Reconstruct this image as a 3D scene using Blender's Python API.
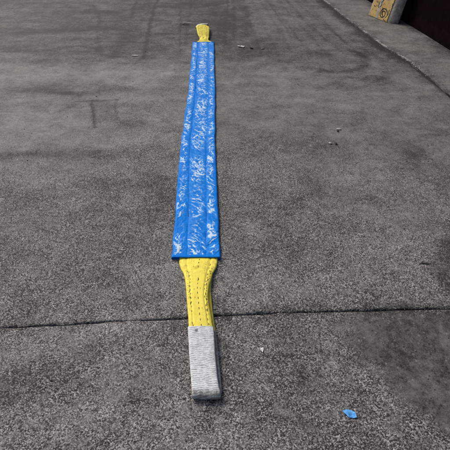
import bpy, math, random
import numpy as np
from mathutils import Vector
random.seed(7)
for o in list(bpy.data.objects): bpy.data.objects.remove(o)
S = bpy.context.scene
R = math.radians
# ---------------------------------------------------------------- camera, sky, sun, exposure
cd = bpy.data.cameras.new('camera'); cam = bpy.data.objects.new('camera', cd); S.collection.objects.link(cam)
cam.location = (0, 0, 1.55); cam.rotation_euler = (R(90-38.4), 0, 0)
cd.sensor_width = 36; cd.lens = 35.3; cd.clip_start = 0.02; cd.clip_end = 400
S.camera = cam
SUN_EL, SUN_AZ = R(46), R(-46)            # azimuth measured from +Y towards +X
w = bpy.data.worlds.new('World'); S.world = w; w.use_nodes = True
nt = w.node_tree; bg = nt.nodes['Background']
sky = nt.nodes.new('ShaderNodeTexSky'); sky.sky_type = 'NISHITA'; sky.sun_disc = False
sky.sun_elevation = SUN_EL; sky.sun_rotation = SUN_AZ; sky.air_density = 1.0; sky.dust_density = 6.0; sky.ozone_density = 1.0
nt.links.new(sky.outputs[0], bg.inputs[0]); bg.inputs[1].default_value = 0.10
sl = bpy.data.lights.new('sun', 'SUN'); sl.energy = 1.5; sl.angle = R(10); sl.color = (1, .97, .93)
so = bpy.data.objects.new('sun', sl); S.collection.objects.link(so)
d = Vector((math.sin(SUN_AZ)*math.cos(SUN_EL), math.cos(SUN_AZ)*math.cos(SUN_EL), math.sin(SUN_EL)))
so.rotation_euler = d.to_track_quat('Z', 'Y').to_euler(); so.location = (-3, 5, 6)
S.view_settings.view_transform = 'Standard'; S.view_settings.look = 'None'
S.view_settings.exposure = 0.0; S.view_settings.gamma = 1; S.view_settings.use_curve_mapping = False
S.render.engine = 'CYCLES'

# ---------------------------------------------------------------- helpers
def hsh(ix, iy, seed):
    h = (ix.astype(np.int64)*374761393 + iy.astype(np.int64)*668265263 + seed*1442695041) & 0x7fffffff
    h = ((h ^ (h >> 13))*1274126177) & 0x7fffffff
    return ((h ^ (h >> 16)) & 0xffff)/65535.0
def vn(x, y, seed=0):                      # value noise 0..1
    x = np.asarray(x, float); y = np.asarray(y, float)
    ix = np.floor(x); iy = np.floor(y); fx = x-ix; fy = y-iy
    fx = fx*fx*(3-2*fx); fy = fy*fy*(3-2*fy); ix = ix.astype(int); iy = iy.astype(int)
    a = hsh(ix, iy, seed); b = hsh(ix+1, iy, seed); c = hsh(ix, iy+1, seed); e = hsh(ix+1, iy+1, seed)
    return (a*(1-fx)+b*fx)*(1-fy)+(c*(1-fx)+e*fx)*fy
def fbm(x, y, seed=0, n=4):
    s = 0; a = .5; t = 0
    for i in range(n):
        s = s+a*vn(x*2**i+i*13.7, y*2**i-i*7.1, seed+i); t += a; a *= .5
    return s/t
def link(name, me, m=None, parent=None):
    o = bpy.data.objects.new(name, me); S.collection.objects.link(o)
    if m is not None:
        for mm in (m if isinstance(m, (list, tuple)) else [m]): me.materials.append(mm)
    if parent is not None: o.parent = parent
    return o
def mesh(name, V, F, smooth=True):
    me = bpy.data.meshes.new(name)
    V = np.asarray(V, np.float32); F = np.asarray(F, np.int32)
    me.vertices.add(len(V)); me.vertices.foreach_set('co', V.ravel())
    n = len(F); k = F.shape[1]
    me.loops.add(n*k); me.loops.foreach_set('vertex_index', F.ravel())
    me.polygons.add(n); me.polygons.foreach_set('loop_start', np.arange(0, n*k, k, dtype=np.int32))
    me.polygons.foreach_set('loop_total', np.full(n, k, np.int32))
    me.polygons.foreach_set('use_smooth', np.full(n, smooth, bool))
    me.update(calc_edges=True); me.validate(); return me
def grid_faces(ni, nj, off=0, wrap=False):
    i = np.arange(ni-1); jn = nj if wrap else nj-1; j = np.arange(jn)
    I, J = np.meshgrid(i, j, indexing='ij'); J2 = (J+1) % nj
    return np.stack([I*nj+J, I*nj+J2, (I+1)*nj+J2, (I+1)*nj+J], -1).reshape(-1, 4)+off
def tag(o, label=None, cat=None, group=None, kind=None):
    if label: o['label'] = label
    if cat: o['category'] = cat
    if group: o['group'] = group
    if kind: o['kind'] = kind
    return o
def empty(name, loc, label, cat, group=None):
    o = bpy.data.objects.new(name, None); S.collection.objects.link(o); o.location = loc; o.empty_display_size = .1
    return tag(o, label, cat, group)
class N:                                    # small node helper
    def __init__(s, name):
        s.m = bpy.data.materials.new(name); s.m.use_nodes = True; s.t = s.m.node_tree
        s.b = s.t.nodes['Principled BSDF']
    def n(s, typ, **kw):
        x = s.t.nodes.new(typ)
        for k, v in kw.items(): setattr(x, k, v)
        return x
    def set(s, inp, v):
        if hasattr(v, 'is_output') or isinstance(v, bpy.types.NodeSocket): s.t.links.new(v, inp)
        else: inp.default_value = v
    def math(s, op, a, b=0.0, c=0.0, clamp=False):
        x = s.n('ShaderNodeMath', operation=op, use_clamp=clamp)
        s.set(x.inputs[0], a); s.set(x.inputs[1], b); s.set(x.inputs[2], c); return x.outputs[0]
    def noise(s, vec, scale, detail=3, rough=.55, dist=0.0):
        x = s.n('ShaderNodeTexNoise'); s.set(x.inputs['Vector'], vec); x.inputs['Scale'].default_value = scale
        x.inputs['Detail'].default_value = detail; x.inputs['Roughness'].default_value = rough; x.inputs['Distortion'].default_value = dist
        return x.outputs['Fac']
    def vor(s, vec, scale, feature='F1', out='Distance', rnd=1.0):
        x = s.n('ShaderNodeTexVoronoi', feature=feature); s.set(x.inputs['Vector'], vec); x.inputs['Scale'].default_value = scale
        x.inputs['Randomness'].default_value = rnd
        return x.outputs[out]
    def mr(s, v, a, b, c=0.0, d=1.0):
        x = s.n('ShaderNodeMapRange'); x.clamp = True; s.set(x.inputs[0], v)
        for i, q in enumerate((a, b, c, d)): s.set(x.inputs[i+1], q)
        return x.outputs[0]
    def mix(s, f, a, b, blend='MIX'):
        x = s.n('ShaderNodeMix', data_type='RGBA', blend_type=blend); s.set(x.inputs[0], f)
        s.set(x.inputs[6], a if not isinstance(a, tuple) else (*a, 1)[:4]); s.set(x.inputs[7], b if not isinstance(b, tuple) else (*b, 1)[:4]); return x.outputs[2]
    def mapping(s, vec, scale=(1, 1, 1), rot=(0, 0, 0)):
        x = s.n('ShaderNodeMapping'); s.set(x.inputs[0], vec); x.inputs['Scale'].default_value = scale; x.inputs['Rotation'].default_value = rot; return x.outputs[0]
    def bump(s, h, dist, strength=1.0, prev=None):
        x = s.n('ShaderNodeBump'); x.inputs['Strength'].default_value = strength; x.inputs['Distance'].default_value = dist
        s.set(x.inputs['Height'], h)
        if prev is not None: s.set(x.inputs['Normal'], prev)
        return x.outputs[0]
    def fin(s, col=None, rough=None, nrm=None, spec=None):
        if col is not None: s.set(s.b.inputs['Base Color'], col if not isinstance(col, tuple) else (*col, 1)[:4])
        if rough is not None: s.set(s.b.inputs['Roughness'], rough)
        if nrm is not None: s.set(s.b.inputs['Normal'], nrm)
        if spec is not None: s.set(s.b.inputs['Specular IOR Level'], spec)
        return s.m
def interp(x, pts):
    p = np.array(pts, float); return np.interp(x, p[:, 0], p[:, 1])

# ---------------------------------------------------------------- materials
def mat_concrete():
    k = N('weathered_concrete'); P = k.n('ShaderNodeTexCoord').outputs['Object']
    at = k.n('ShaderNodeAttribute', attribute_name='mark'); sp = k.n('ShaderNodeSeparateColor'); k.set(sp.inputs[0], at.outputs['Color'])
    dark, grain, pale = sp.outputs
    def cells(scale):
        v = k.n('ShaderNodeTexVoronoi'); k.set(v.inputs['Vector'], P); v.inputs['Scale'].default_value = scale
        c = k.n('ShaderNodeSeparateColor'); k.set(c.inputs[0], v.outputs['Color']); return c.outputs[0], c.outputs[1], v.outputs['Distance']
    big = k.noise(P, 1.3, 5, .6); mid = k.noise(P, 6, 8, .72, .3); pit = k.noise(P, 75, 4, .7); med = k.noise(P, 28, 5, .7)
    strk = k.noise(k.mapping(P, (1.2, 7, 1), (0, 0, .12)), 3, 6, .7)
    c1, c1b, d1 = cells(245); c2, c2b, d2 = cells(440)
    tone = k.math('ADD', k.mr(big, .3, .7, -.14, .14), k.math('ADD', k.mr(mid, .34, .66, -.33, .33), k.mr(strk, .3, .7, -.10, .10)))
    tone = k.math('ADD', tone, k.mr(med, .36, .64, -.22, .22))
    c3, c3b, d3 = cells(72)
    fl = k.math('LESS_THAN', d3, k.mr(c3b, 0, 1, .15, .42))
    tone = k.math('ADD', tone, k.math('MULTIPLY', fl, k.math('SUBTRACT', k.mr(c3, .84, .92, 0, .55), k.mr(c3, .26, .10, 0, .50))))
    # separate grains of sand and stone, from near black to pale, at two sizes
    g1 = k.math('SUBTRACT', k.math('POWER', c1, 1.9), .345); g2 = k.math('SUBTRACT', k.math('POWER', c2, 1.7), .37)
    gr = k.math('ADD', k.math('MULTIPLY', g1, 1.0), k.math('MULTIPLY', g2, .62))
    loc = k.mr(k.noise(P, 17, 4, .65), .36, .62, .45, 1.25)
    amt = k.math('MULTIPLY', k.math('MULTIPLY', gr, loc), k.mr(grain, 0, 1, .26, 2.75))
    pt = k.math('MULTIPLY', k.mr(pit, .56, .66, 0, -.55), k.mr(grain, 0, 1, .45, 1.0))
    v = k.math('ADD', k.math('ADD', tone, amt), pt)
    v = k.math('ADD', v, k.math('MULTIPLY', pale, .85))
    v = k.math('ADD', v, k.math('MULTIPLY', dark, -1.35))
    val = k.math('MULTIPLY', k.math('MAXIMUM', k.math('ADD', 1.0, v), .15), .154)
    # scattered tiny pale chips and dark dots
    vd = k.n('ShaderNodeTexVoronoi'); k.set(vd.inputs['Vector'], P); vd.inputs['Scale'].default_value = 24
    vs = k.n('ShaderNodeSeparateColor'); k.set(vs.inputs[0], vd.outputs['Color'])
    chip = k.math('LESS_THAN', vd.outputs['Distance'], k.mr(vs.outputs[0], .60, 1, 0.0, .10))
    warm = k.mix(k.mr(k.noise(P, 2.2, 3), .35, .65), (1.0, .955, .915), (1.0, .985, .965))
    cc = k.n('ShaderNodeCombineColor')
    for i in range(3): k.set(cc.inputs[i], val)
    col = k.mix(1.0, cc.outputs[0], warm, 'MULTIPLY')
    col = k.mix(k.math('MULTIPLY', chip, k.math('GREATER_THAN', vs.outputs[1], .70)), col, (.46, .45, .43))
    col = k.mix(k.math('MULTIPLY', chip, k.math('LESS_THAN', vs.outputs[1], .35)), col, (.03, .028, .026))
    h = k.math('ADD', k.math('MULTIPLY', k.math('ADD', c1, k.math('MULTIPLY', c2, .5)), k.mr(grain, 0, 1, .15, .8)), k.math('MULTIPLY', pit, -.5))
    nb = k.bump(h, .0016, .6)
    return k.fin(col, k.mr(grain, 0, 1, .66, .85), nb, .35)
M_conc = mat_concrete()
def mat_plain(name, col, rough=.8, spec=.3, nscale=40, var=.25, bump=.001):
    k = N(name); P = k.n('ShaderNodeTexCoord').outputs['Object']
    n = k.noise(P, nscale, 4, .6)
    c = k.mix(k.mr(n, .35, .65), tuple(x*(1-var) for x in col), tuple(min(1, x*(1+var)) for x in col))
    return k.fin(c, rough, k.bump(n, bump, .6), spec)
M_dirt = mat_plain('packed_joint_dirt', (.022, .020, .018), .95, .1, 90, .6, .004)
M_black = mat_plain('unlit_opening_black', (.0065, .0030, .0030), .95, .02, 12, .3)  # darkness of an unlit opening put into the wall colour
def mat_block_face():
    k = N('chipped_ochre_paint'); tc = k.n('ShaderNodeTexCoord'); P = tc.outputs['Object']
    n = k.noise(P, 26, 5, .7); n2 = k.noise(P, 70, 3, .7)
    c = k.mix(k.mr(k.noise(P, 8, 3), .35, .65), (.45, .30, .105), (.55, .39, .15))
    c = k.mix(k.mr(n, .57, .61), c, (.12, .115, .11))
    c = k.mix(k.mr(n2, .62, .66, 0, .8), c, (.05, .048, .045))
    return k.fin(c, .7, k.bump(n, .003, .6), .3)
M_blockf = mat_block_face()
M_blockc = mat_plain('worn_grey_concrete', (.36, .335, .305), .85, .2, 30, .3, .002)
M_ink = mat_plain('faded_black_marker', (.018, .017, .016), .7, .3)

def mat_sleeve():
    k = N('blue_polyester_sleeve'); uv = k.n('ShaderNodeUVMap', uv_map='UVMap').outputs[0]
    n1 = k.noise(uv, 26, 4, .6, .6)
    n2 = k.noise(k.mapping(uv, (1, 1, 1), (0, 0, .5)), 60, 2, .5, .8)
    c = k.mix(k.mr(n1, .3, .7), (.002, .175, .680), (.004, .230, .800))
    cr = k.n('ShaderNodeAttribute', attribute_name='glint').outputs['Fac']
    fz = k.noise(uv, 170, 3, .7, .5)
    glint_core = k.mr(k.math('ADD', cr, k.math('MULTIPLY', k.math('SUBTRACT', fz, .5), .9)), .42, .80, 0, .95)
    glint_fleck = k.math('MULTIPLY', k.mr(fz, .56, .66, 0, .30), k.mr(k.noise(uv, 16, 3), .42, .62))
    glint_halo = k.mr(k.math('ADD', cr, k.math('MULTIPLY', k.math('SUBTRACT', fz, .5), .7)), .10, .50, 0, .75)
    c = k.mix(glint_fleck, c, (.10, .36, .86)); c = k.mix(glint_halo, c, (.11, .38, .88)); c = k.mix(glint_core, c, (.66, .82, .93))  # gloss glints of the folds painted as pale colour
    nb = k.bump(n2, .0012, .6)
    return k.fin(c, k.mr(n1, .3, .7, .36, .48), nb, .07)
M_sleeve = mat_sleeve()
def mat_webbing():
    k = N('yellow_polyester_webbing'); uv = k.n('ShaderNodeUVMap', uv_map='UVMap').outputs[0]
    def wv(d, sc, di):
        x = k.n('ShaderNodeTexWave', bands_direction=d); k.set(x.inputs[0], uv); x.inputs['Scale'].default_value = sc; x.inputs['Distortion'].default_value = di; x.inputs['Detail'].default_value = 1; return x.outputs['Fac']
    a = wv('X', 70, .5); b = wv('Y', 60, .8)
    n = k.noise(uv, 30, 4, .65)
    c = k.mix(k.mr(n, .35, .65), (.97, .80, .100), (.99, .86, .14))
    c = k.mix(k.math('MULTIPLY', k.mr(k.noise(uv, 110, 3, .7), .60, .70), .45), c, (.42, .31, .05))
    sx = k.n('ShaderNodeSeparateXYZ'); k.set(sx.inputs[0], uv); ex = k.math('ABSOLUTE', sx.outputs[0])
    st = k.noise(k.mapping(uv, (3.2, .55, 1)), 60, 4, .7)
    gm = k.math('MULTIPLY', k.mr(st, .52, .66), k.mr(ex, .014, .050, .12, .75))
    c = k.mix(gm, c, (.36, .24, .06))
    nb = k.bump(k.math('MULTIPLY', a, b), .0009, .8)
    return k.fin(c, .65, nb, .3)
M_yel = mat_webbing()
def mat_pad():
    k = N('undyed_grey_white_pad'); uv = k.n('ShaderNodeUVMap', uv_map='UVMap').outputs[0]
    x = k.n('ShaderNodeTexWave', bands_direction='X'); k.set(x.inputs[0], uv); x.inputs['Scale'].default_value = 90; x.inputs['Distortion'].default_value = 1.5
    n = k.noise(uv, 45, 4, .7)
    c = k.mix(k.mr(n, .38, .62), (.70, .74, .76), (.88, .92, .94))
    c = k.mix(k.mr(k.noise(uv, 14, 4, .7), .60, .72, 0, .5), c, (.26, .25, .24))
    sx = k.n('ShaderNodeSeparateXYZ'); k.set(sx.inputs[0], uv)
    tip = k.math('MULTIPLY', k.mr(sx.outputs[1], .285, .299), k.mr(k.noise(uv, 60, 4, .7), .35, .6, .35, .9))
    c = k.mix(tip, c, (.20, .185, .17))
    vv = k.n('ShaderNodeVectorMath', operation='DISTANCE'); k.set(vv.inputs[0], k.mapping(uv, (1, 1, 1))); vv.inputs[1].default_value = (-.018, .024, 0)
    c = k.mix(k.math('MULTIPLY', k.math('LESS_THAN', k.math('ADD', vv.outputs['Value'], k.math('MULTIPLY', k.math('SUBTRACT', k.noise(uv, 130, 4, .7), .5), .030)), .0075), .75), c, (.10, .085, .09))
    rt = k.math('MULTIPLY', k.mr(sx.outputs[0], .030, .052), k.mr(k.noise(uv, 80, 4, .7), .45, .65, 0, .45))
    c = k.mix(rt, c, (.28, .26, .24))
    at = k.n('ShaderNodeAttribute', attribute_name='groove')
    c = k.mix(k.mr(at.outputs['Fac'], .2, .8, 0, .68), c, (.16, .15, .14))
    return k.fin(c, .85, k.bump(k.math('ADD', x.outputs['Fac'], n), .0012, .7), .2)
M_pad = mat_pad()
M_thread = mat_plain('dark_thread', (.035, .03, .028), .8, .2)
M_thread_blue = mat_plain('navy_thread', (.008, .04, .16), .7, .3)
M_white = mat_plain('dirty_white_scrap', (.66, .65, .63), .8, .3, 60, .2)
M_scrap = mat_plain('sky_blue_plastic', (.10, .36, .86), .45, .4, 90, .3)
M_stone = mat_plain('pale_stone', (.42, .40, .37), .85, .3, 120, .35)
M_stoned = mat_plain('dark_stone', (.04, .038, .035), .85, .3, 120, .35)
M_wood = mat_plain('dry_splinter', (.14, .11, .08), .85, .2, 120, .4)

# ---------------------------------------------------------------- joints between the slabs (metres)
def crack(x):
    return interp(x, [(-30, .1), (-2, 1.17), (-.986, 1.236), (-.727, 1.25), (-.51, 1.267), (-.245, 1.281), (-.022, 1.301), (.34, 1.321), (.66, 1.333), (1.029, 1.345), (2.2, 1.385), (30, 2.3)])
def diag(y):
    return interp(y, [(-5, 2.85), (1.4, 2.26), (3.84, 2.035), (4.74, 1.945), (5.336, 1.815), (6.367, 1.69), (7.709, 1.545), (30, -1.2)])
# ---------------------------------------------------------------- stains and other tones of the concrete, with wall shade painted in
def seg(x, y, pts, wd):
    best = np.full(x.shape, 1e9)
    for (a, b), (c, e) in zip(pts[:-1], pts[1:]):
        dx, dy = c-a, e-b; L = dx*dx+dy*dy+1e-12
        t = np.clip(((x-a)*dx+(y-b)*dy)/L, 0, 1)
        best = np.minimum(best, np.hypot(x-a-t*dx, y-b-t*dy))
    return np.exp(-(best/wd)**2)
def blob(x, y, cx, cy, rx, ry, rot=0):
    c, s = math.cos(rot), math.sin(rot); X = (x-cx)*c+(y-cy)*s; Y = -(x-cx)*s+(y-cy)*c
    return np.exp(-((X/rx)**2+(Y/ry)**2))
def sstep(v, a, b):
    t = np.clip((v-a)/(b-a), 0, 1); return t*t*(3-2*t)
def poly(x, y, pts, soft):
    best = np.full(x.shape, 1e9); ins = np.zeros(x.shape, bool); n = len(pts)
    for i in range(n):
        a, b = pts[i]; c, e = pts[(i+1) % n]; dx, dy = c-a, e-b; L = dx*dx+dy*dy
        t = np.clip(((x-a)*dx+(y-b)*dy)/L, 0, 1); best = np.minimum(best, np.hypot(x-a-t*dx, y-b-t*dy))
        cond = ((b > y) != (e > y)) & (x < (c-a)*(y-b)/((e-b) if e != b else 1e-9)+a); ins ^= cond
    sd = np.where(ins, best, -best); return sstep(sd, -soft, soft)
def wx_(y): return interp(y, [(4.0, 2.70), (5.148, 2.545), (5.836, 2.485), (6.367, 2.42), (7.709, 2.25), (14, 1.45)])
def marks(x, y):
    wx = (fbm(x*2.3, y*2.3, 11)-.5)*.5; wy = (fbm(x*2.3, y*2.3, 23)-.5)*.5
    fx = (fbm(x*11, y*11, 31)-.5)*.14; fy = (fbm(x*11, y*11, 37)-.5)*.14
    X, Y = x+wx*.6+fx, y+wy*.6+fy; Xs, Ys = x+fx*.35, y+fy*.35
    D = np.zeros(x.shape); G = np.zeros(x.shape); B = np.zeros(x.shape)
    br = .45+.9*fbm(x*5, y*5, 5); br2 = .3+1.3*fbm(x*3+9, y*14, 6)
    # dark hazy zone further out on the left and its lower edge
    D += .42*sstep(Y+X*.08, 4.6, 4.9)*br*(1-sstep(X, -.4, .6)*.6)
    D += .55*blob(X, Y, -1.5, 3.94, 1.1, .09)*br + .62*blob(X, Y, -1.35, 2.76, .62, .10)*br + .5*blob(X, Y, -1.9, 4.75, .8, .12)*br
    D += .35*blob(X, Y, -1.2, 5.7, .10, .45) + .5*blob(X, Y, -1.225, 5.04, .07, .16) + .4*blob(X, Y, -.77, 3.3, .14, .10)
    D += .40*blob(X, Y, -.05, 6.3, .16, 1.4)*br + .35*blob(X, Y, .25, 6.6, .12, 1.2)*br + .3*blob(X, Y, .35, 5.2, .2, .22)
    D += .45*blob(X, Y, -.75, 7.3, .5, .3)*br + .4*blob(X, Y, -1.9, 6.9, .5, .14) + .35*blob(X, Y, -2.2, 6.0, .7, .12)
    # tyre and drag lines
    D += .60*seg(Xs, Ys, [(-1.085, 8.2), (-1.06, 7.5), (-1.03, 6.8), (-.99, 6.2), (-.93, 5.5), (-.88, 4.85)], .022)*br
    D += .35*seg(Xs, Ys, [(-1.40, 8.2), (-1.37, 7.2), (-1.30, 6.6)], .03)
    D += .38*seg(Xs, Ys, [(-1.315, 3.69), (-1.16, 3.725), (-.96, 3.73)], .020)+.16*poly(Xs, Ys, [(-1.16, 3.72), (-.95, 3.73), (-.88, 3.35), (-1.04, 3.25)], .02)
    D += .75*seg(Xs, Ys, [(-1.165, 3.71), (-1.10, 3.45), (-1.02, 3.18)], .016)*br
    D += .32*seg(Xs, Ys, [(-.955, 3.73), (-.915, 3.5), (-.873, 3.33)], .013)
    D += .30*seg(Xs, Ys, [(-1.30, 3.62), (-1.42, 3.45)], .03) + .25*seg(Xs, Ys, [(-1.95, 5.15), (-1.7, 5.3), (-1.45, 5.2), (-1.35, 5.0)], .03)
    D += .22*seg(Xs, Ys, [(-1.9, 5.9), (-1.5, 6.05), (-1.0, 5.85), (-.6, 5.75)], .03)
    a = np.linspace(-1.9, .7, 22)
    D += .46*seg(Xs, Ys, [(1.12+.40*math.cos(t), 4.86+.42*math.sin(t)) for t in a], .055)*br
    D += .20*seg(Xs, Ys, [(1.05+.62*math.cos(t), 4.75+.78*math.sin(t)) for t in a], .04)*br
    D += .30*blob(X, Y, 1.45, 4.25, .22, .16)*br + .22*blob(X, Y, .8, 4.55, .4, .1)
    for q in range(7):
        x0 = .35+q*.16; D += .14*seg(Xs, Ys, [(x0*.8, 8.0), (x0, 6.2), (x0*1.15, 4.9)], .02)*br
    for q, (xa, xb, xc, st) in enumerate(((-.75, -.62, -.50, .3), (-.55, -.50, -.46, .25), (-2.3, -1.75, -1.5, .3), (-1.75, -1.62, -1.42, .25), (.05, .02, .0, .35), (.12, .13, .10, .3), (.62, .75, .85, .25), (.95, 1.05, 1.25, .3), (1.25, 1.32, 1.42, .28), (-3.1, -2.7, -2.2, .3))):
        D += st*seg(Xs, Ys, [(xa, 8.2), (xb, 6.6), (xc, 5.0+.2*(q % 3))], .016+.006*(q % 3))*br*sstep(fbm(x*3, y*1.5+q, 57), .3, .5)
    for q in range(9):
        yy = 5.05+q*.33; xa = -2.6+(q*37 % 11)*.18
        D += .24*seg(Xs, Ys, [(xa, yy), (xa+.5, yy+.10), (xa+1.1, yy+.02)], .022)*br
    # edge of the oblique joint
    dj = x-diag(y)
    D += .50*np.exp(-((dj+.07)/.075)**2)*sstep(y, 3.9, 5.0)*br + .30*np.exp(-((dj+.02)/.05)**2)
    B += 2.2*np.exp(-((dj-.028)/.018)**2)*sstep(y, 4.2, 5.0)*sstep(fbm(x*22, y*9, 71), .40, .60)
    D += .9*np.exp(-((dj+.012)/.016)**2)
    # darker strip along the cross joint
    cj = y-crack(x)
    D += .26*np.exp(-(cj/.014)**2)*br + .28*np.exp(-((cj-.01)/.045)**2)*sstep(x, -.1, .4)
    D += .5*blob(X, Y, -.02, 1.36, .10, .06)
    # middle ground
    D += .30*blob(X, Y, -.42, 2.15, .12, .30)*br + .18*blob(X, Y, -.65, 2.35, .3, .1) + .15*blob(X, Y, -1.1, 2.05, .3, .25)
    D += .26*blob(X, Y, .25, 2.0, .12, .35) + .22*blob(X, Y, .62, 2.9, .35, .16)
    D += .5*poly(X, Y, [(1.02, 1.42), (1.40, 1.38), (1.5, 1.95), (1.22, 1.86), (1.06, 1.70)], .05)
    D += .35*blob(X, Y, 1.30, 2.75, .12, .22)
    # the smooth dark patch in the near slab and small spots
    PT = poly(X+.02, Y, [(.58, 1.31), (1.6, 1.33), (1.7, .62), (.86, .72), (.74, .86), (.64, .97), (.53, 1.07)], .085)
    D += .40*PT
    D += .62*blob(Xs, Ys, -.341, .901, .038, .030) + .50*blob(Xs, Ys, .155, .819, .055, .012)*br + .3*blob(X, Y, .30, .77, .05, .02)
    D += .36*blob(X, Y, .03, 1.05, .055, .20)*br + .35*blob(X, Y, -.05, .78, .06, .05) + .25*blob(X, Y, -.8, .98, .25, .08)  # first blob darkens the floor right of the pad
    D += .25*blob(X, Y, .45, .72, .3, .05) + .22*blob(X, Y, .30, .95, .06, .15)
    B += .30*blob(X, Y, -.08, .74, .16, .08) + .28*blob(X, Y, -.62, 1.17, .3, .06) + .45*blob(X, Y, .79, .80, .02, .02)
    fb = sstep(fbm(x*7, y*7, 77), .3, .65)
    B += fb*(.30*blob(X, Y, -.38, 1.55, .22, .30)+.30*blob(X, Y, -.75, 1.18, .5, .07)+.30*blob(X, Y, -.25, .70, .35, .13)+.22*blob(X, Y, .12, 1.75, .16, .4)+.42*blob(X, Y, -.62, 3.1, .30, .6)+.42*blob(X, Y, -.8, 4.3, .5, .22)+.25*blob(X, Y, -1.5, 3.4, .5, .3))
    B += .22*blob(X, Y, -1.7, 4.35, .9, .22) + .28*blob(X, Y, -.75, 4.15, .3, .3) + .18*blob(X, Y, -.9, 3.55, .5, .5) + .2*blob(X, Y, -1.1, 2.5, .7, .12)
    B += .18*blob(X, Y, .9, 3.7, .8, .3) + .15*blob(X, Y, .3, 2.6, .3, .3) + .15*blob(X, Y, 1.5, 6.3, .15, 1.)
    D += .45*sstep(x, wx_(y)-.22, wx_(y)-.0)*br*(y > 3.5)  # shade at the wall foot painted into the floor colour
    B += .26*sstep(dj, .05, .15)*sstep(y, 3.6, 4.6)
    # where the paste has worn off down to the grains
    G += .95*(1-sstep(Y+.25*np.abs(X+.1), 2.2, 3.5)) + .30*blob(X, Y, -.7, 3.3, .5, .8)
    G *= .55+.75*sstep(fbm(x*3.1, y*3.1, 41), .25, .6)
    G *= 1-.35*sstep(-X, .5, 1.1)*sstep(Y, 1.3, 1.9)
    G *= 1-.30*sstep(X, .35, 1.0)
    G *= 1-.85*PT; G *= 1-.7*poly(X, Y, [(1.02, 1.42), (1.40, 1.38), (1.5, 1.95), (1.22, 1.86), (1.06, 1.70)], .05)
    G = np.clip(G+.14+.14*sstep(fbm(x*6, y*6, 43), .4, .6), 0, 1.1)
    G *= 1-.85*PT; D -= .10*PT
    D += (1-.85*PT)*(.26*(fbm(x*1.4, y*1.4, 51)-.5) + .36*(fbm(x*4, y*4, 53)-.5) + .22*(br2-1)*sstep(y, 2.5, 4))
    return D, G, B

def slab(name, xs, ys, warp, edge, parent, label):
    ni, nj = len(ys), len(xs)
    Xn, Yn = np.meshgrid(xs, ys)
    X, Y = warp(Xn, Yn)
    Z = (fbm(X*3, Y*3, 61)-.5)*.006+(fbm(X*40, Y*40, 62, 3)-.5)*.0012
    dist = edge(X, Y)
    Z -= .005*np.exp(-(dist/.0035)**2)*(.3+1.2*vn(X*25, Y*25, 63))
    V = np.stack([X, Y, Z], -1).reshape(-1, 3)
    F = grid_faces(ni, nj)
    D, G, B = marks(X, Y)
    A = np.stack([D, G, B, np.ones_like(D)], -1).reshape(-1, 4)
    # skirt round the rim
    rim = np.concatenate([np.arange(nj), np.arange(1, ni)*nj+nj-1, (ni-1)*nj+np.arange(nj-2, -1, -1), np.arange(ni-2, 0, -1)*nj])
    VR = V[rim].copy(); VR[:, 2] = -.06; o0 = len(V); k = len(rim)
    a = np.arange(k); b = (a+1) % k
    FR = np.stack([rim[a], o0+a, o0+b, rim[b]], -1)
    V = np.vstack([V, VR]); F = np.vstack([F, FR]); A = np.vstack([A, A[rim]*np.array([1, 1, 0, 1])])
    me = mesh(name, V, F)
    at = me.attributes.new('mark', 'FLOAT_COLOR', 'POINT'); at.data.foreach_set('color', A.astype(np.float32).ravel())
    o = link(name, me, M_conc, parent); o['label'] = label; return o
def geo(a, b, n, r=1.35):
    s = np.cumsum(r**np.arange(n)); return a+(b-a)*s/s[-1]
ground = link('ground', mesh('ground', [(-60, -40, -.022), (60, -40, -.022), (60, 80, -.022), (-60, 80, -.022)], [(0, 1, 2, 3)], False), M_dirt)
tag(ground, 'worn dark grey concrete yard in large slabs with dirt filled joints', None, None, 'structure')
HW = .0032
# near slab
xs = np.concatenate([geo(-1.6, -30, 14)[::-1], np.arange(-1.6, 2.2, .0095), geo(2.2, 30, 14)])
ysn = np.concatenate([geo(.45, -12, 12)[::-1], np.arange(.45, 1.30, .009), [1.305, 1.312, 1.318, 1.322, 1.325]])
def wn(x, y):
    top = crack(x)-HW-(fbm(x*14, x*0, 81, 3)-.5)*.010-.009*sstep(vn(x*11+3, x*0, 82), .72, .92)*vn(x*70, x*0, 89)
    f = sstep(y, .8, 1.325); return x, y+(top-1.325)*f
slab('slab', xs, ysn, wn, lambda x, y: crack(x)-HW-y, ground, 'near slab with a smooth dark patch on its right')
# long slab on the left and middle
ysf = np.concatenate([[1.325, 1.328, 1.332, 1.338, 1.345], np.arange(1.355, 4.0, .0135), np.arange(4.0, 8.8, .019), geo(8.8, 40, 14)])
xsf = np.concatenate([geo(-3.6, -30, 12)[::-1], np.arange(-3.6, -.02, .0155), [-.014, -.008, -.003, 0]])+2.0
def bot(x): return crack(x)+HW+(fbm(x*17, x*0, 83, 3)-.5)*.010+.008*sstep(vn(x*13+8, x*0, 84), .72, .92)*vn(x*80, x*0, 90)
def wf(x, y):
    f = sstep(-x, -2.0, 0.6)
    e = diag(y)-.010+(vn(y*26, y*0, 85)-.5)*.014*1.0+(vn(y*90, y*0, 86)-.5)*.006
    X = x+(e-2.0)*f
    g = 1-sstep(y, 1.325, 1.9); return X, y+(bot(X)-1.325)*g
slab('slab', xsf, ysf, wf, lambda x, y: np.minimum(y-crack(x)-HW, diag(y)-.010-x), ground, 'long slab carrying the sling')
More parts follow.
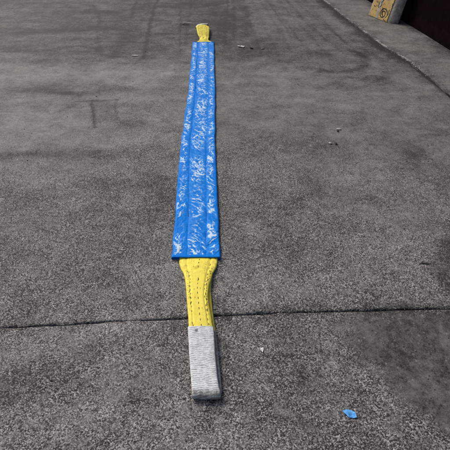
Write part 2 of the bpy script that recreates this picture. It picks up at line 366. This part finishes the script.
# strip between the oblique joint and the black wall
xss = np.concatenate([[0, .004, .01, .018], np.arange(.03, 1.0, .018), geo(1.0, 27, 12)])+2.0
def ws(x, y):
    f = 1-sstep(x, 2.0, 4.0)
    e = diag(y)+.010+(vn(y*24, y*0, 87)-.5)*.020+(vn(y*80, y*0, 88)-.5)*.008
    X = x+(e-2.0)*f
    g = 1-sstep(y, 1.325, 1.9); return X, y+(bot(X)-1.325)*g
slab('slab', xss, ysf, ws, lambda x, y: np.minimum(y-crack(x)-HW, x-diag(y)-.010), ground, 'narrow slab along the black wall')

# ---------------------------------------------------------------- wall coloured black in place of an unlit opening at the far right
def wx_(y): return interp(y, [(4.0, 2.70), (5.148, 2.545), (5.836, 2.485), (6.367, 2.42), (7.709, 2.25), (14, 1.45)])
def wall():
    ys = list(np.linspace(2.0, 13, 34)); prof = [(-.01, -.02), (0.0, .06), (.02, .14), (.03, 1.2), (.03, 2.6), (.33, 2.6), (.33, -.02)]
    V = []; nj = len(prof)
    for y in ys:
        for dx, z in prof: V.append((float(wx_(y) if y > 4 else 2.70+(4-y)*.13)+dx, y, z))
    F = [tuple(f) for f in grid_faces(len(ys), nj, 0, True)]
    return mesh('wall', V, F, False)
tag(link('wall', wall(), M_black), 'wall coloured near black in place of an unlit opening along the right edge of the yard', 'wall')

# ---------------------------------------------------------------- painted concrete block against the wall
def block():
    root = empty('barrier_block', (2.14, 6.53, 0), 'ochre faced grey concrete block with black scrawl standing against the black wall', 'concrete block')
    A = Vector((2.027, 6.748, 0)); B = Vector((2.172, 6.315, 0)); H = .46
    t = (B-A).normalized(); nin = Vector((-t.y, t.x, 0))
    if nin.x < 0: nin = -nin
    L = (B-A).length; dep = .225
    def prof(sh, zz):
        out = []; fr = A+nin*sh
        out.append(fr+t*.012); out.append(fr+t*(L-.02))
        n = 10
        for i in range(n+1):                      # rounded end and back
            a = -math.pi/2+math.pi/2*i/n
            out.append(fr+t*(L-.02+.10*math.cos(a)-.0)+nin*(.115+.11*math.sin(a)))
        out.append(fr+t*(L-.02)+nin*(dep-sh*.6)); out.append(fr+t*.012+nin*(dep-sh*.6)); out.append(fr+nin*.012)
        return [Vector((p.x, p.y, zz)) for p in out]
    lev = [(0.0, .002), (0.002, .03), (.03, .16), (.065, .32), (.09, .44), (.105, .46)]
    rings = [prof(s, z) for s, z in lev]; n = len(rings[0])
    V = [tuple(p-root.location) for r in rings for p in r]
    F = [tuple(f) for f in grid_faces(len(rings), n, 0, True)]
    me = bpy.data.meshes.new('body'); me.from_pydata(V, [], F+[tuple(range((len(rings)-1)*n, len(rings)*n))]); me.update()
    body = link('body', me, M_blockc, root)
    bv = body.modifiers.new('b', 'BEVEL'); bv.width = .006; bv.segments = 2; bv.limit_method = 'ANGLE'
    # painted face, a plate 4 mm proud of the body
    def fp(u, z):                                # u 0..1 along, height z
        sh = float(np.interp(z, [q[1] for q in lev], [q[0] for q in lev])); return A+t*(L*u)+nin*(sh-.004)+Vector((0, 0, z))-root.location
    zs = [.006, .03, .07, .11, .16, .2, .26, .32, .38, .44]; us = np.linspace(.065, .97, 14)
    Vf = [tuple(fp(u, z)) for z in zs for u in us]+[tuple(fp(u, z)+nin*.012) for z in zs for u in us]
    ni, nj = len(zs), len(us); F = [tuple(f) for f in grid_faces(ni, nj)]+[tuple(f)[::-1] for f in grid_faces(ni, nj, ni*nj)]
    rim = [*range(nj), *[i*nj+nj-1 for i in range(1, ni)], *[(ni-1)*nj+j for j in range(nj-2, -1, -1)], *[i*nj for i in range(ni-2, 0, -1)]]
    for i in range(len(rim)): a, b = rim[i], rim[(i+1) % len(rim)]; F.append((a, b, b+ni*nj, a+ni*nj))
    link('painted_face', mesh('painted_face', Vf, F, False), M_blockf, root)
    # scrawl: strokes as thin raised bands
    def stroke(pts, wd, name, mt):
        V = []; F = []
        for i, (u, z) in enumerate(pts):
            p0 = fp(*pts[max(0, i-1)]); p1 = fp(*pts[min(len(pts)-1, i+1)]); dr = (p1-p0).normalized()
            sd = dr.cross(nin).normalized()*wd*(.7+.6*random.random()); c = fp(u, z)-nin*.0025
            V += [tuple(c-sd), tuple(c+sd)]
        for i in range(len(pts)-1): F.append((2*i, 2*i+1, 2*i+3, 2*i+2))
        return V, F
    VV, FF = [], []
    def add(pts, wd):
        V, F = stroke(pts, wd, '', None); o = len(VV); VV.extend(V); FF.extend([tuple(i+o for i in f) for f in F])
    spi = [(.70+(.23-.010*i)*math.cos(i*.55)*.85, .085+(.068-.0026*i)*math.sin(i*.55)) for i in range(21)]
    add(spi, .007)
    add([(.58, .15), (.64, .12), (.60, .095), (.68, .075), (.74, .045)], .006)
    add([(.30, .20), (.38, .17), (.33, .15), (.42, .13)], .006); add([(.16, .135), (.24, .13)], .005); add([(.20, .20), (.27, .18)], .005)
    add([(.44, .14), (.50, .17), (.46, .2), (.52, .24)], .006); add([(.82, .02), (.93, .012)], .004); add([(.86, .05), (.93, .1), (.9, .15)], .004)
    link('scrawl', mesh('scrawl', VV, FF, False), M_ink, root)
    V, F = stroke([(.46, .008), (.44, .06), (.45, .12), (.44, .18), (.46, .25), (.45, .32), (.46, .43)], .024, '', None)
    V = [tuple(Vector(v)+nin*.001) for v in V]
    link('worn_stripe', mesh('worn_stripe', V, F, False), M_blockc, root)
block()

# ---------------------------------------------------------------- the lifting sling
sling = empty('lifting_sling', (-.17, 3.4, 0), 'long flat lifting sling in a crinkled blue sleeve with yellow webbing eyes', 'lifting sling')
def sub(o):
    o.parent = sling; o.matrix_parent_inverse = sling.matrix_basis.inverted(); return o
sling_off = Vector(sling.location)
def lnk(name, me, m, parent=sling):
    o = link(name, me, m)
    o.parent = parent
    if parent is sling: o.location = -sling_off
    return o
SL = [(1.66, -.2765), (1.683, -.276), (1.81, -.280), (2.184, -.298), (2.804, -.322), (3.297, -.329), (3.929, -.335), (4.6, -.356), (5.373, -.380), (5.5, -.382)]
SR = [(1.66, -.021), (1.675, -.021), (1.81, -.028), (2.184, -.042), (2.804, -.067), (3.297, -.076), (3.929, -.086), (4.6, -.105), (5.373, -.124), (5.5, -.126)]
Y0, Y1 = 1.668, 5.385
def sl_edges(y):
    w = (fbm(y*7, y*0, 91)-.5)*.011
    return interp(y, SL)+w, interp(y, SR)+w*.6+(fbm(y*9, y*0, 92)-.5)*.004
def seams(y):
    return interp(y, [(1.66, -.34), (2.0, -.37), (2.8, -.45), (5.4, -.45)])+(fbm(y*3, y*0, 93)-.5)*.05, interp(y, [(1.66, .43), (2.0, .45), (2.8, .48), (5.4, .46)])+(fbm(y*3, y*0, 94)-.5)*.05
def ridged(x, y, seed, n=3):
    s = 0; a = .55
    for i in range(n): s = s+a*(1-np.abs(2*vn(x*2**i+i*3.1, y*2**i+i*5.3, seed+i)-1)); a *= .5
    return s
def lanes(u, y):
    sL, sR = seams(y); lane = np.where(u < sL, 0, np.where(u < sR, 1, 2))
    e = np.where(u < sL, (u+1)/(sL+1), np.where(u < sR, (u-sL)/(sR-sL), (u-sR)/(1-sR))); return lane, np.clip(e, 0, 1)
def crinkle(u, y):
    """sharp crests and soft swell of the crinkles: slanting long folds in the middle lane, shorter mixed ones beside it"""
    lane, e = lanes(u, y); x = .128*u+(fbm(u*1.5+lane, y*7, 401)-.5)*.035; Y = y+(fbm(u*1.5, y*8+lane, 402)-.5)*.04
    def one(ang, o):
        c, q = np.cos(ang), np.sin(ang); al = x*c-Y*q; ac = x*q+Y*c
        n1 = fbm(al*11+lane*5+o, ac*27+lane*9+o, 405, 3); n2 = fbm(al*22+lane*7+o, ac*52+lane*4+o, 415, 3); n3 = fbm(al*45+o, ac*95+lane*3, 425, 2)
        on = sstep(fbm(al*14+o+5, ac*14+lane*2, 435, 2), .40, .55)
        l = np.exp(-((n1-.5)/.034)**2)*on+.85*np.exp(-((n2-.5)/.045)**2)*(1-.6*on)+.45*np.exp(-((n3-.5)/.06)**2)
        return l, .6*n1+.4*n2
    wt = sstep(fbm(y*4.5+lane*3, u*1.2+lane*7.0, 403), .40, .60)
    la, sa = one(np.where(lane == 1, 1.10, np.where(lane == 0, -1.15, 1.0)), 0.0)
    lb, sb = one(np.where(lane == 1, .70, np.where(lane == 0, .8, -.7)), 31.0)
    return np.clip(la*(1-wt)+lb*wt, 0, 1), sa*(1-wt)+sb*wt
def sleeve_z(u, y):
    lane, e = lanes(u, y)
    puff = np.sqrt(np.clip(1-(2*e-1)**2, 0, 1))
    mod = .5+.9*sstep(fbm(y*2.2+lane*7, lane*3.3, 161), .25, .65)
    ln, sw = crinkle(u, y)
    z = .0165+.0040*puff+((sw-.5)*.011+ln*.0009)*mod*np.clip(puff*1.4, 0, 1)
    z += .0035*np.exp(-((y-3.62+.06*u)/.012)**2)
    z += .004*(fbm(y*1.9, u*.8, 171)-.5)
    endf = sstep(y, Y0, Y0+.05)*.75+.25
    z = .0175+(z-.0175)*endf
    rim = np.clip((1-np.abs(u))/.07, 0, 1); return .0045+(z-.0045)*np.sqrt(np.clip(1-(1-rim)**2, 0, 1))
def sleeve_glint(u, y):
    """0..1 gloss glints painted pale on the crests of the folds, mostly down the middle of each lane"""
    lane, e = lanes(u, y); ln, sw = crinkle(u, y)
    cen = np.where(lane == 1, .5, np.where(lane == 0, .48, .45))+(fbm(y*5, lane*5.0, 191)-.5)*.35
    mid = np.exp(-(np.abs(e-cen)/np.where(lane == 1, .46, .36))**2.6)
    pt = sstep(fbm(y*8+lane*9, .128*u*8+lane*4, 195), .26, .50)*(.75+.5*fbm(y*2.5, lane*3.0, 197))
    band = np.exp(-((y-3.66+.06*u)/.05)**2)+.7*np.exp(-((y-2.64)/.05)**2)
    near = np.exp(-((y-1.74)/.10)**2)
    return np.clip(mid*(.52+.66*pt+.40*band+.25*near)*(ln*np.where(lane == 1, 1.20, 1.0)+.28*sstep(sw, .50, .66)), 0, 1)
def sleeve():
    ny = 1500; nu = 110
    uu = np.sin(np.linspace(-math.pi/2, math.pi/2, nu)*.92)/math.sin(math.pi/2*.92)
    uu = .35*uu+.65*np.linspace(-1, 1, nu)
    ys = np.linspace(Y0, Y1, ny)
    U, Y = np.meshgrid(uu, ys); L, Rr = sl_edges(Y)
    X = L+(Rr-L)*(U+1)/2; Z = sleeve_z(U, Y)
    yy = Y+.004*(fbm(U*3, Y*0, 181)-.5)-.0035*U*0
    Vt = np.stack([X, yy, Z], -1)
    nb = 14; ub = np.linspace(1, -1, nb)[1:-1]
    Ub, Yb = np.meshgrid(ub, ys); Lb, Rb = sl_edges(Yb)
    Vb = np.stack([Lb+(Rb-Lb)*(Ub+1)/2, Yb, np.full_like(Yb, .0028)+.0006*fbm(Ub*4, Yb*9, 5)], -1)
    V = np.concatenate([Vt, Vb], 1); nj = V.shape[1]
    F = grid_faces(ny, nj, 0, True)
    me = mesh('sleeve', V.reshape(-1, 3), F)
    UV = np.concatenate([np.stack([.128*U, Y], -1), np.stack([.128*Ub+.5, Yb], -1)], 1).reshape(-1, 2)
    uvl = me.uv_layers.new(name='UVMap'); li = np.empty(len(me.loops), np.int32); me.loops.foreach_get('vertex_index', li)
    uvl.data.foreach_set('uv', UV[li].astype(np.float32).ravel())
    glints = np.concatenate([sleeve_glint(U, Y), np.zeros_like(Yb)], 1)
    at = me.attributes.new('glint', 'FLOAT', 'POINT'); at.data.foreach_set('value', glints.astype(np.float32).ravel())
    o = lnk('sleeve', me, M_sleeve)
    so = o.modifiers.new('s', 'SOLIDIFY'); so.thickness = .0012; so.offset = -1
    return o
slv = sleeve()
def dashes(name, pts, wd, ln, gap, m, parent, hgt=.0012, skip=0.0):
    """short raised stitches along a polyline of surface points"""
    V, F = [], []
    P = [Vector(p) for p in pts]; acc = 0; on = True; out = []; cur = [P[0]]
    tot = 0; i = 0; pos = P[0].copy(); j = 1; step = .002; path = [P[0]]
    for a, b in zip(P[:-1], P[1:]):
        n = max(1, int((b-a).length/step))
        for q in range(1, n+1): path.append(a.lerp(b, q/n))
    k = 0; st = (path[1]-path[0]).length or step; nl = max(2, int(ln/step)); ng = max(1, int(gap/step))
    while k+nl < len(path):
        if random.random() >= skip:
            a, b = path[k], path[k+nl]; dr = (b-a).normalized(); sd = dr.cross(Vector((0, 0, 1))).normalized()*wd/2; up = Vector((0, 0, hgt)); dn = Vector((0, 0, -.001))
            o = len(V); V += [a-sd+dn, a+sd+dn, b+sd+dn, b-sd+dn, a.lerp(b, .2)-sd*.7+up, a.lerp(b, .2)+sd*.7+up, a.lerp(b, .8)+sd*.7+up, a.lerp(b, .8)-sd*.7+up]
            F += [tuple(o+x for x in f) for f in ((4, 5, 6, 7), (0, 1, 5, 4), (1, 2, 6, 5), (2, 3, 7, 6), (3, 0, 4, 7))]
        k += nl+ng
    o = lnk(name, mesh(name, V, F, False), m, parent)
    return o
for q in (0, 1):
    ys = np.linspace(Y0+.004, Y1-.01, 900); u = seams(ys)[q]; L, Rr = sl_edges(ys); x = L+(Rr-L)*(u+1)/2; z = sleeve_z(u, ys)
    dashes('seam_stitching', list(zip(x, ys, z)), .0036, .014, .003, M_thread_blue, slv, .0006, .05)['kind'] = 'stuff'
ys = np.linspace(1.90, 2.09, 60); u = seams(ys)[0]-.012; L, Rr = sl_edges(ys)
dashes('seam_gap', list(zip(L+(Rr-L)*(u+1)/2, ys, sleeve_z(u, ys))), .0052, .055, .006, M_stoned, slv, .0003)
# turned hems at both mouths of the sleeve
for yh, dn in ((Y0+.0, 1), (Y1, -1)):
    nu = 90; uu = np.linspace(-.985, .985, nu); prof = [(-.002, .0002), (-.002, .0022), (.004, .0030), (.017, .0028), (.0185, .0004)]
    V = []
    for dy, dz in prof:
        y = np.full(nu, yh+dn*dy); yc = np.clip(y, Y0, Y1); L, Rr = sl_edges(yc); V.append(np.stack([L+(Rr-L)*(uu+1)/2, y, sleeve_z(uu, yc)+dz-.0006], -1))
    V = np.concatenate(V); me = mesh('hem', V, grid_faces(len(prof), nu))
    uvl = me.uv_layers.new(name='UVMap'); li = np.empty(len(me.loops), np.int32); me.loops.foreach_get('vertex_index', li); uvl.data.foreach_set('uv', (V[:, :2][li]+.3).astype(np.float32).ravel())
    lnk('hem', me, M_sleeve, slv)

# flat band swept along a path: rows are (y, z, xleft, xright)
def sweep(name, rows, thick, m, nu, step, disp=None, parent=sling, sign=1, seed=0):
    R_ = np.array(rows, float); seglen = np.hypot(np.diff(R_[:, 0]), np.diff(R_[:, 1])); s = np.concatenate([[0], np.cumsum(seglen)])
    n = int(s[-1]/step); t = np.linspace(0, s[-1], n)
    # smooth resample
    q = np.stack([np.interp(t, s, R_[:, i]) for i in range(4)], -1)
    kw = max(3, int(.022/step)|1); ker = np.hanning(kw+2)[1:-1]; ker /= ker.sum(); pad = kw//2
    qp = np.concatenate([np.repeat(q[:1], pad, 0), q, np.repeat(q[-1:], pad, 0)]); lin = np.stack([np.convolve(qp[:, i], ker, 'valid') for i in range(4)], -1)
    q = lin
    ty = np.gradient(q[:, 0]); tz = np.gradient(q[:, 1]); l = np.hypot(ty, tz)+1e-9; ty /= l; tz /= l
    ny_, nz_ = tz*sign, -ty*sign                     # outward normal
    u = np.linspace(-1, 1, nu); U, T = np.meshgrid(u, t)
    base = np.sqrt(np.clip(1-np.clip((np.abs(U)-.9)/.1, 0, 1)**2, 0, 1))*thick/2
    d = disp(U, T) if disp is not None else (0*U, 0*U, 0*U)
    off_top, off_in, grv = d
    X = q[:, 2, None]+(q[:, 3]-q[:, 2])[:, None]*(U+1)/2
    def lay(o): return np.stack([X, q[:, 0, None]+ny_[:, None]*o, q[:, 1, None]+nz_[:, None]*o], -1)
    top = lay(base+off_top+off_in); bt = lay(-base+off_in)[:, ::-1][:, 1:-1]
    V = np.concatenate([top, bt], 1); nj = V.shape[1]
    V[:, :, 2] = np.maximum(V[:, :, 2], .0012)
    F = grid_faces(n, nj, 0, True)
    F = np.vstack([F]) 
    me = mesh(name, V.reshape(-1, 3), F)
    wid = (q[:, 3]-q[:, 2])[:, None]
    UV = np.concatenate([np.stack([wid*U/2, T], -1), np.stack([(wid*U/2)[:, ::-1][:, 1:-1], T[:, 1:-1]+3], -1)], 1).reshape(-1, 2)
    uvl = me.uv_layers.new(name='UVMap'); li = np.empty(len(me.loops), np.int32); me.loops.foreach_get('vertex_index', li)
    uvl.data.foreach_set('uv', UV[li].astype(np.float32).ravel())
    g = np.concatenate([grv, np.full((n, nj-nu), .5)], 1) if grv is not None else np.zeros((n, nj))
    at = me.attributes.new('groove', 'FLOAT', 'POINT'); at.data.foreach_set('value', g.astype(np.float32).ravel())
    o = lnk(name, me, m, parent)
    return o, V[:, :nu], t, q
def web_disp(u, s):
    # folded-in edges, lengthwise ribs and soft creases across the neck
    neck = np.exp(-((s-.275)/.05)**2)*sstep(s, .195, .235)
    o = -.010*np.abs(u)**4*sstep(s, .12, .25)*(1-sstep(s, 1.0, 1.1))
    o = o+.0035*np.exp(-((np.abs(u)-.62)/.06)**2)*-1+.0045*np.exp(-((u)/.25)**2)*neck
    o = o+neck*((ridged(u*1.4+3, s*24, 201)-.5)*.012+(ridged(u*3+3+s*6, s*45, 205)-.5)*.004)
    o = o+(fbm(u*2, s*14, 211)-.5)*.003
    return o*0+(fbm(u*8, s*90, 215, 2)-.5)*.0008, o, None
def arc(yc, zc, r, a0, a1, n, xl, xr, dirn=-1):
    return [(yc+dirn*r*math.sin(a0+(a1-a0)*i/n), zc+r*math.cos(a0+(a1-a0)*i/n), xl, xr) for i in range(n+1)]
# near eye
near = [(1.86, .0075, -.238, -.050), (1.70, .0078, -.236, -.040), (1.668, .0095, -.235, -.037), (1.63, .015, -.232, -.038), (1.586, .021, -.221, -.045), (1.551, .026, -.204, -.059), (1.503, .031, -.193, -.067), (1.46, .036, -.186, -.075),
        (1.388, .041, -.177, -.0775), (1.327, .042, -.170, -.070), (1.27, .042, -.162, -.060), (1.199, .040, -.155, -.0495), (1.069, .036, -.142, -.039), (.967, .034, -.128, -.029), (.925, .0335, -.122, -.024)]
near += arc(.908, .0205, .0125, .1, math.pi-.1, 8, -.119, -.025)
near += [(.925, .0075, -.119, -.025), (1.069, .007, -.134, -.030), (1.199, .0065, -.146, -.039), (1.327, .006, -.160, -.056), (1.46, .006, -.178, -.068), (1.6, .006, -.215, -.06), (1.66, .0055, -.22, -.06), (1.86, .005, -.22, -.06)]
eye, topV, tt, qq = sweep('webbing_eye', near, .0075, M_yel, 44, .004, web_disp)
eye['label'] = 'near yellow webbing eye, folded narrow behind its pale pad'
def surf(u, s):
    i = int(np.clip(np.searchsorted(tt, s), 0, len(tt)-1)); j = (u+1)/2*(topV.shape[1]-1); j0 = int(j); f = j-j0; j1 = min(j0+1, topV.shape[1]-1)
    return tuple(topV[i, j0]*(1-f)+topV[i, j1]*f)
s0 = .20
for uu, wd, ln, gp, sk, a, b in ((0.03, .0034, .016, .016, .10, s0, .66), (-.70, .0026, .018, .022, .35, s0+.06, .66), (.75, .0034, .022, .016, .3, s0+.06, .62), (-.25, .0022, .010, .05, .4, s0+.02, .60), (.30, .0022, .010, .06, .4, s0+.04, .62), (-.62, .0028, .014, .014, .2, s0+.05, .66), (-.80, .0022, .008, .018, .3, s0+.10, .5), (.66, .0030, .016, .012, .15, s0+.04, .66), (.84, .0026, .010, .012, .25, s0+.08, .60), (.42, .0022, .010, .03, .4, s0, .33)):
    pts = [surf(uu+.03*math.sin(s*40), s) for s in np.linspace(a, b, 120)]
    dashes('stitching', pts, wd, ln, gp, M_thread, eye, .0009, sk)['kind'] = 'stuff'
pts = [surf(.02, s) for s in np.linspace(.345, .40, 20)]
dashes('ink_line', pts, .002, .05, .02, M_thread, eye, .0008)
# pale wear pad round the near eye
def pad_disp(u, s):
    ph = s/.0088+.9*(fbm(u*1.6, s*30, 231)-.5)+.25*u+.5*(vn(u*6, s*70, 233)-.5)
    c = .5+.5*np.cos(2*math.pi*ph); rib = c**.6
    o = (rib-.6)*.0008+(fbm(u*6, s*80, 235)-.5)*.0018
    o = o*(1-.6*np.clip((np.abs(u)-.9)/.1, 0, 1))
    g = np.clip(1-rib*1.5, 0, 1)*(.1+1.7*vn(u*7, s*80, 236))
    q = -.004*np.abs(u)**5+(fbm(u*2, s*12, 237)-.5)*.003
    return o, q, g
P2 = [(1.205, .0425, -.1585, -.0475), (1.195, .0425, -.1585, -.047), (1.14, .0415, -.152, -.0435), (1.069, .038, -.1445, -.0385), (.967, .0355, -.1315, -.0285), (.925, .0345, -.1265, -.0215)]
P2 += arc(.905, .0220, .0125, .1, math.pi-.1, 8, -.1245, -.0150)
P2 += [(.925, .0085, -.123, -.011), (1.0, .0085, -.130, -.018), (1.069, .0085, -.138, -.0255), (1.195, .0085, -.151, -.038), (1.205, .0085, -.151, -.038)]
pad, pv, _, _ = sweep('wear_pad', P2, .0135, M_pad, 60, .0011, pad_disp)
pad['label'] = 'pale grey ribbed pad wrapped round the near eye'
# far eye, lying slightly twisted
far = [(5.20, .0075, -.342, -.160), (5.375, .0095, -.338, -.140), (5.40, .018, -.334, -.150), (5.43, .028, -.304, -.192), (5.49, .036, -.300, -.197), (5.55, .046, -.325, -.190), (5.65, .060, -.340, -.190), (5.76, .070, -.354, -.190), (5.82, .072, -.348, -.190), (5.90, .071, -.330, -.194), (5.95, .066, -.305, -.203), (5.975, .058, -.29, -.212)]
far += arc(5.985, .036, .026, .2, math.pi-.2, 8, -.284, -.216, 1)
far += [(5.96, .008, -.300, -.200), (5.8, .008, -.31, -.22), (5.6, .008, -.29, -.21), (5.42, .006, -.31, -.20), (5.25, .006, -.31, -.20)]
def far_disp(u, s):
    a, b, c = web_disp(u, s)
    return a, b*.7+.02*(u)*sstep(s, .25, .4)*(1-sstep(s, .75, .85))*-1+(ridged(u*1.2, s*14, 241)-.5)*.010*sstep(s, .1, .2)*(1-sstep(s, .7, .8)), None
eye2, tv2, tt2, _ = sweep('webbing_eye', far, .0075, M_yel, 36, .005, far_disp, sign=-1)
eye2['label'] = 'far yellow webbing eye, raised and slightly twisted'
P3 = [(5.76, .079, -.362, -.345), (5.81, .082, -.362, -.322), (5.87, .081, -.352, -.295), (5.92, .077, -.338, -.268), (5.96, .069, -.322, -.240), (5.98, .061, -.312, -.225)]+arc(5.99, .038, .028, .3, math.pi-.2, 8, -.304, -.212, 1)+[(5.96, .0085, -.31, -.205), (5.93, .0085, -.315, -.21)]
pad2, _, _, _ = sweep('wear_pad', P3, .014, M_pad, 40, .0025, pad_disp, sign=-1)
pad2['label'] = 'pale pad wrapped over the tip of the far eye'

# ---------------------------------------------------------------- litter and stones
def scrap(name, outline, loc, m, label, cat, thick=.0012, bend=.004, seed=1, rz=0, sc=1.0):
    rng = random.Random(seed); n = len(outline); c = (sum(p[0] for p in outline)/n, sum(p[1] for p in outline)/n)
    def zf(x, y): return .003+bend*(math.sin(x*160+seed)+math.cos(y*190+seed*2))*.5+bend*.6
    V = []; rings = (1.0, .66, .33)
    for r in rings:
        for p in outline:
            x = c[0]+(p[0]-c[0])*r; y = c[1]+(p[1]-c[1])*r; V.append((x, y, zf(x, y)))
    V.append((c[0], c[1], zf(*c))); F = []
    for a in range(2):
        for i in range(n): F.append((a*n+i, a*n+(i+1) % n, (a+1)*n+(i+1) % n, (a+1)*n+i))
    tri = [(2*n+i, 2*n+(i+1) % n, 3*n) for i in range(n)]
    me = bpy.data.meshes.new(name); me.from_pydata(V, [], F+tri); me.update()
    o = link(name, me, m); o.location = loc; o.rotation_euler[2] = rz; o.scale = (sc, sc, sc)
    so = o.modifiers.new('s', 'SOLIDIFY'); so.thickness = thick
    return tag(o, label, cat)
scrap('plastic_scrap', [(-.030, .016), (-.012, .021), (.012, .020), (.022, .010), (.031, .000), (.032, -.020), (.016, -.024), (.004, -.020), (-.006, -.023), (-.016, -.008), (-.026, .004)], (.456, .838, .001), M_scrap, 'small torn sky blue plastic scrap lying on the near slab', 'scrap', seed=3, sc=.74)
scrap('paper_scrap', [(-.050, .022), (-.01, .030), (.02, .018), (.048, .026), (.046, -.01), (.03, -.045), (.0, -.022), (-.03, -.018)], (.184, 5.26, .001), M_white, 'white torn paper scrap right of the far end of the sling', 'scrap', bend=.008, seed=5, sc=.85)
scrap('paper_scrap', [(-.010, .022), (-.004, .010), (.002, .018), (.006, .006), (.013, .010), (.008, -.008), (.002, -.026), (-.004, -.010), (-.012, -.004)], (.154, 1.117, .001), M_white, 'tiny white shredded scrap on the near slab, right of the pale pad', 'scrap', bend=.005, seed=6, sc=.62)
scrap('paper_scrap', [(-.035, .008), (.0, .014), (.034, .008), (.030, -.010), (-.01, -.012), (-.034, -.008)], (-.986, 4.936, .001), M_white, 'small white flake on the far left of the long slab', 'scrap', bend=.003, seed=7)
def rock(name, loc, r, sc, m, label, seed, cat='stone'):
    import bmesh
    bm = bmesh.new(); bmesh.ops.create_icosphere(bm, subdivisions=2, radius=1); rng = random.Random(seed)
    ax = [Vector((rng.uniform(-1, 1), rng.uniform(-1, 1), rng.uniform(-1, 1))).normalized() for _ in range(9)]; lim = [rng.uniform(.6, .9) for _ in ax]
    for v in bm.verts:
        for a, l in zip(ax, lim):
            dd = v.co.dot(a)
            if dd > l: v.co -= a*(dd-l)
        v.co = Vector((v.co.x*sc[0], v.co.y*sc[1], v.co.z*sc[2]))*r
    me = bpy.data.meshes.new(name); bm.to_mesh(me); bm.free()
    o = link(name, me, m); o.location = (loc[0], loc[1], r*sc[2]*.7); o.rotation_euler[2] = rng.uniform(0, 3); return tag(o, label, cat)
rock('stone', (.885, 3.15), .014, (1.5, .9, .5), M_stone, 'pale flat stone chip right of the sling, farther of a pair', 11)
rock('stone', (.775, 2.92), .011, (1.3, .9, .7), M_stone, 'pale stone chip right of the sling, beside a dark chip', 12)
rock('stone', (.815, 2.905), .010, (1.4, .8, .8), M_stoned, 'dark stone chip touching distance from the nearer pale chip', 13)
rock('stone', (.87, 3.118), .010, (1.6, .8, .7), M_stoned, 'dark stone sliver in front of the farther pale chip', 14)
rock('stone', (.43, 5.18), .013, (1.6, .8, .6), M_stone, 'small pale stone right of the white paper scrap', 15)
rock('stone', (.30, 5.20), .016, (1.8, .8, .6), M_stoned, 'small dark stone just right of the white paper scrap', 16)
def stick(name, pts, r, m, label, cat):
    V, F = [], []; n = 6
    for i, p in enumerate(pts):
        k = r*(.5 if i in (0, len(pts)-1) else 1)
        for j in range(n): a = 2*math.pi*j/n; V.append((p[0], p[1]+k*math.cos(a), p[2]+k*.7*math.sin(a)))
    F = [tuple(f) for f in grid_faces(len(pts), n, 0, True)]
    me = bpy.data.meshes.new(name); me.from_pydata(V, [], F+[tuple(range(n))[::-1], tuple(range((len(pts)-1)*n, len(pts)*n))]); me.update()
    loc = Vector(pts[0]); 
    return tag(link(name, me, m), label, cat)
stick('splinter', [(-.60, 6.22, .012), (-.55, 6.205, .012), (-.51, 6.22, .014), (-.47, 6.215, .012)], .010, M_wood, 'thin dark wood splinter left of the far eye of the sling', 'splinter')
stick('paper_sliver', [(-.525, 6.262, .008), (-.48, 6.268, .010), (-.44, 6.262, .008)], .009, M_white, 'thin white paper sliver beside the dark splinter', 'scrap')
stick('twig', [(.985, 1.632, .004), (1.005, 1.640, .006), (1.025, 1.632, .006), (1.048, 1.636, .004)], .0035, M_stoned, 'short dark twig on the right beside the dark stain', 'twig')
# loose grit: too many to count
def grit(name, n, m, label, rmin, rmax, gen):
    base = np.array([(1, 0, 0), (-.5, .87, 0), (-.5, -.87, 0), (0, 0, .8), (.2, .1, -.4)]); f = np.array([(0, 1, 3), (1, 2, 3), (2, 0, 3), (1, 0, 4), (2, 1, 4), (0, 2, 4)])
    V, F = [], []; rng = np.random.default_rng(len(name)*7+n)
    for i in range(n):
        x, y = gen(rng); r = rng.uniform(rmin, rmax)*rng.uniform(.5, 1); a = rng.uniform(0, 6.3); c, s = math.cos(a), math.sin(a)
        b = base*r*rng.uniform(.6, 1.2, (5, 3)); V.append(np.stack([b[:, 0]*c-b[:, 1]*s+x, b[:, 0]*s+b[:, 1]*c+y, b[:, 2]+r*.3], -1)); F.append(f+5*i)
    return tag(link(name, mesh(name, np.concatenate(V), np.concatenate(F), False), m), label, 'grit', None, 'stuff')
def g_all(r):
    while True:
        y = .45+7.5*r.random()**1.3; x = r.uniform(-.62, .62)*(y+.9)
        if x < wx_(y)-.1 and not (-.39 < x < -.01 and y > .85): return x, y
def g_right(r):
    while True:
        y = r.uniform(.7, 3.6); x = r.uniform(.5, 2.0)
        if x < .62*(y+.9): return x, y
def g_joint(r):
    y = r.uniform(4.3, 7.8); y = 4.55+abs(r.normal(0, .1)) if r.random() < .15 else y; return float(diag(y))+r.normal(.02, .022), y
def g_crack(r):
    x = r.uniform(-1.1, 1.1); return x, float(crack(x))+r.normal(0, .005)
grit('pale_grit', 420, M_white, 'pale crumbs of grit scattered over the yard', .0018, .0062, g_all)
grit('dark_grit', 420, M_stoned, 'dark crumbs of grit scattered over the yard', .002, .0075, g_all)
grit('pale_grit', 420, M_white, 'pale grit strewn over the dark patches on the right', .0012, .0032, g_right)
grit('mortar_crumbs', 420, M_stone, 'pale mortar crumbs lying along the oblique joint', .002, .0125, g_joint)
grit('joint_grit', 160, M_stone, 'crumbs caught in the joint across the yard', .001, .0035, g_crack)
